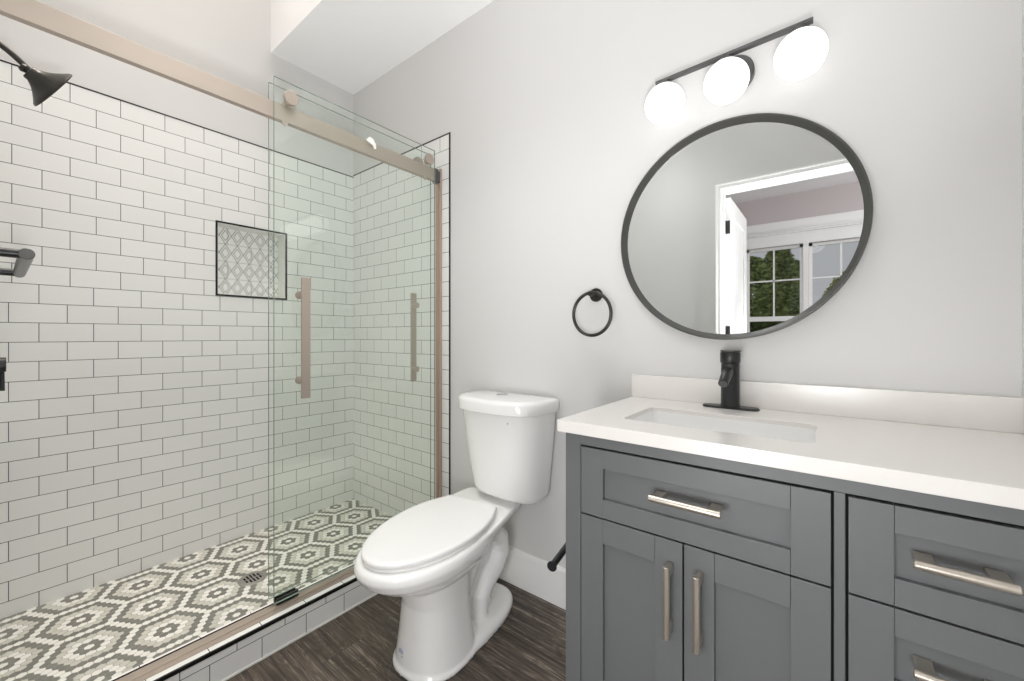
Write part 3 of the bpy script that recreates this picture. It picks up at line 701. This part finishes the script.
for i in (-1, 0, 1):
    x = LX+i*0.1875; z = 1.938+i*0.1875*tilt*0.6
    bm = bmesh.new(); zt = 2.017+i*0.1875*tilt-z
    lathe(bm, (x, LY, z), (0, 0, 1), [(zt, 0), (zt, 0.010), (0.068, 0.012), (0.066, 0.024), (0.059, 0.026), (0.057, 0)], 32); obj('socket_cap', bm, M['gray_metal'], vl, smooth=True)
    bm = bmesh.new(); n_ = 20
    lathe(bm, (x, LY, z), (0, 0, 1), [(-0.0640*math.cos(PI*k/n_), 0.0640*math.sin(PI*k/n_) if 0 < k < n_ else 0) for k in range(n_+1)], 48)
    obj('globe', bm, M['globe'], vl, smooth=True)

# ------------------------------------------------------------------ towel ring, paper holder
tr = thing('towel_ring', 'small black towel ring on the wall left of the round mirror', 'towel ring', (-0.737, YM, 1.31))
bm = bmesh.new(); lathe(bm, (-0.7365, YM, 1.312), (0, -1, 0), [(0, 0), (0, 0.027), (0.007, 0.027), (0.009, 0.025), (0.009, 0)], 40); obj('wall_disc', bm, M['bronze'], tr, smooth=True)
bm = bmesh.new(); lathe(bm, (-0.7345, YM-0.005, 1.313), (0, -1, 0), [(0, 0), (0, 0.008), (0.040, 0.008), (0.040, 0.0102), (0.056, 0.0102), (0.058, 0.009), (0.058, 0)], 28); obj('post', bm, M['bronze'], tr, smooth=True)
bm = bmesh.new(); c = Vector((-0.7305, YM-0.053, 1.2335)); rings = []
n_ = 72; pr = []
for k in range(n_):
    a = 2*PI*k/n_; er = Vector((math.cos(a)*0.997, -math.cos(a)*0.07, math.sin(a)))
    nn = Vector((0.07, 0.997, 0)); rings.append([bm.verts.new(c+er*0.0832+er*0.0064*math.cos(b)+nn*0.0064*math.sin(b)) for b in (2*PI*j/12 for j in range(12))])
for i in range(n_):
    a, b = rings[i], rings[(i+1) % n_]
    for j in range(12): bm.faces.new((a[j], b[j], b[(j+1) % 12], a[(j+1) % 12]))
obj('ring', bm, M['bronze'], tr, smooth=True)

tp = thing('toilet_paper_holder', 'empty black toilet paper holder on the left side of the vanity', 'paper holder', (VX0, 1.14, 0.49))
t0 = Vector((-0.628, 0.985, 0.487)); dv = Vector((-0.030, 0.16, 0)); t1 = t0+dv
bm = bmesh.new(); lathe(bm, t0, dv, [(0, 0), (0, 0.0135), (0.001, 0.0145), (0.004, 0.0145), (0.005, 0.0100), (0.155, 0.0100), (0.155, 0)], 28); obj('roll_bar', bm, M['black'], tp, smooth=True)
bm = bmesh.new(); e1 = t0+dv*0.94; sweep(bm, [(VX0+0.002, e1.y, e1.z), (e1.x, e1.y, e1.z)], 0.009, 20)
lathe(bm, (VX0+0.0005, e1.y, e1.z), (-1, 0, 0), [(0, 0), (0, 0.024), (0.006, 0.024), (0.007, 0)], 28); obj('mount', bm, M['black'], tp, smooth=True)

# ------------------------------------------------------------------ bedroom seen in the mirror
ZB = 2.89; YW = -3.05
struct('wall_bedroom_left', BX((-2.75, -2.62, YW, -0.15, 0, ZB)), M['bedwall'])
struct('wall_bedroom_right', BX((2.2, 2.3, YW, -0.15, 0, ZB)), M['bedwall'])
struct('ceiling_bedroom', BX((-1.55, 2.3, YW-0.1, -0.15, ZB, ZB+0.08), (-2.75, -1.55, YW-0.1, -1.35, ZB, ZB+0.08)), M['ceil'])
WZ0, WZ1 = 0.62, 2.26
wins = [(-1.52, -0.915), (-0.86, -0.255), (-0.20, 0.405)]
bm = bmesh.new()
xs = [-2.75]+[a for wn in wins for a in wn]+[2.3]
for a, b in zip(xs[0::2], xs[1::2]): box(bm, a, b, YW-0.12, YW, 0, ZB)
for a, b in wins: box(bm, a, b, YW-0.12, YW, 0, WZ0); box(bm, a, b, YW-0.12, YW, WZ1, ZB)
struct('wall_bedroom_window', bm, M['bedwall'])
struct('trim_9', BX((-1.62, 0.51, YW-0.001, YW+0.02, WZ1, 2.40), (-1.64, 0.53, YW, YW+0.045, 2.40, 2.42), (-1.66, 0.55, YW, YW+0.06, 2.42, 2.435), (-1.62, -1.52, YW, YW+0.02, 0.52, WZ1), (-0.915, -0.86, YW, YW+0.02, 0.52, WZ1), (-0.255, -0.20, YW, YW+0.02, 0.52, WZ1), (0.405, 0.51, YW, YW+0.02, 0.52, WZ1), (-1.64, 0.53, YW, YW+0.05, 0.50, 0.53)),
       M['trim'], bevel=0.002)['label'] = 'white casing and head moulding around the bedroom windows'
struct('trim_10', BX((-2.6, 2.2, YW, YW+0.012, 2.435, 2.56)), M['trim'])['label'] = 'pale band above the bedroom window casing'
for i, (a, b) in enumerate(wins):
    zm = 1.36; bm = bmesh.new(); y0, y1 = YW-0.09, YW-0.05
    box(bm, a, a+0.035, y0, y1, WZ0, WZ1); box(bm, b-0.035, b, y0, y1, WZ0, WZ1); box(bm, a, b, y0, y1, WZ1-0.035, WZ1); box(bm, a, b, y0, y1, WZ0, WZ0+0.05); box(bm, a, b, y0-0.01, y1+0.01, zm-0.03, zm+0.03)
    wn = struct('window_%d' % (i+1), bm, M['trim'], bevel=0.001)
    wn['label'] = ('left', 'middle', 'right')[i]+' double-hung bedroom window, seen in the mirror'
    bm = bmesh.new(); m_ = (a+b)/2; box(bm, m_-0.009, m_+0.009, y0+0.008, y1-0.01, zm+0.03, WZ1-0.035); zz = (zm+WZ1)/2+0.03; box(bm, a+0.035, b-0.035, y0+0.008, y1-0.01, zz-0.009, zz+0.009)
    obj('muntin', bm, M['trim'], wn)
    obj('pane', BX((a+0.03, b-0.03, y0+0.018, y0+0.022, WZ0+0.04, WZ1-0.03)), M['pane'], wn)
    obj('insect_screen', BX((a+0.03, b-0.03, y0-0.012, y0-0.010, WZ0+0.03, zm-0.03)), M['screen'], wn)

# open bedroom door, hinged on the left jamb
LXh = DX0-0.002
dr_ = bmesh.new(); dx0, dx1 = LXh, LXh+0.035; y1_, y0_ = -0.172, -0.855; H_ = DH-0.02
st = 0.11
box(dr_, dx0, dx1, y0_, y0_+st, 0.01, H_); box(dr_, dx0, dx1, y1_-st, y1_, 0.01, H_)
for z0, z1 in ((0.01, 0.22), (0.98, 1.10), (H_-0.12, H_)): box(dr_, dx0, dx1, y0_+st, y1_-st, z0, z1)
box(dr_, dx0+0.010, dx1-0.010, y0_+st-0.005, y1_-st+0.005, 0.2, H_-0.1)
dd_ = struct('door_1', dr_, M['trim'], bevel=0.004); dd_['label'] = 'open white panelled door swung into the bedroom, seen in the mirror'
for z in (1.90, 1.17, 0.28):
    bm = bmesh.new(); cyl(bm, (dx0-0.002, -0.164, z-0.048), (dx0-0.002, -0.164, z+0.048), 0.0075, 16)
    box(bm, dx0-0.003, dx1-0.004, y1_-0.001, y1_+0.0025, z-0.045, z+0.045)
    obj('hinge', bm, M['black'], dd_)
bm = bmesh.new(); lathe(bm, (dx1, y0_+0.06, 0.95), (1, 0, 0), [(0, 0), (0, 0.03), (0.008, 0.03), (0.01, 0.011), (0.035, 0.011), (0.04, 0.024), (0.055, 0.027), (0.065, 0.02), (0.067, 0)], 28); obj('door_knob', bm, M['black'], dd_, smooth=True)

# trees outside
def tree(label, x, y, zb, h, rad, nleaf, mat, cone, grp='trees outside the bedroom windows'):
    t = thing('tree', label, 'tree', (x, y, zb), grp)
    bm = bmesh.new(); sweep(bm, [(x, y, zb), (x+0.05, y, zb+h*0.5), (x, y+0.03, zb+h*0.93)], [0.16, 0.09, 0.02], 10); obj('trunk', bm, M['bark'], t, smooth=True)
    bm = bmesh.new()
    for i in range(nleaf):
        f = random.random()**0.8; z = zb+h*(0.12+0.88*f)
        r = rad*((1-f)**0.75 if cone else math.sqrt(max(0, 1-(2*f-1)**2)))+0.08
        a = random.random()*2*PI; r *= (0.35+0.65*random.random()**0.5)*(1+0.18*math.sin(a*5+z*4))
        c = Vector((x+r*math.cos(a), y+r*math.sin(a), z))
        s_ = 0.03+0.05*random.random(); u, v, _ = frame_of(Vector((random.gauss(0, 1), random.gauss(0, 1), random.gauss(0, 1))))
        q = [c+u*s_+v*s_*0.2, c+v*s_*0.6, c-u*s_, c-v*s_*0.6]
        bm.faces.new([bm.verts.new(p) for p in q])
    obj('foliage', bm, mat, t)
tree('rounded green tree at the far left of the mirrored bedroom window view', -1.45, -7.8, -4.0, 6.95, 0.68, 9000, M['leaf'], False)
tree('pointed green conifer rising between the other trees in the mirrored window', -1.10, -10.2, -4.0, 7.75, 1.5, 13000, M['leaf'], True)
tree('green tree standing close to the mullion of the mirrored window', -0.90, -13.2, -4.0, 7.6, 1.0, 9000, M['leaf'], True)
tree('low yellow-green bushy tree in the right mirrored window', 0.42, -7.6, -4.0, 6.45, 0.8, 9000, M['leaf2'], False)
gr = bmesh.new(); box(gr, -14, 14, -24, -3.4, -4.1, -4.0); go = obj('ground', gr, simple('lawn_ground', srgb(96, 112, 70), 0.95, bscale=2, var=0.4)); go['kind'] = 'structure'
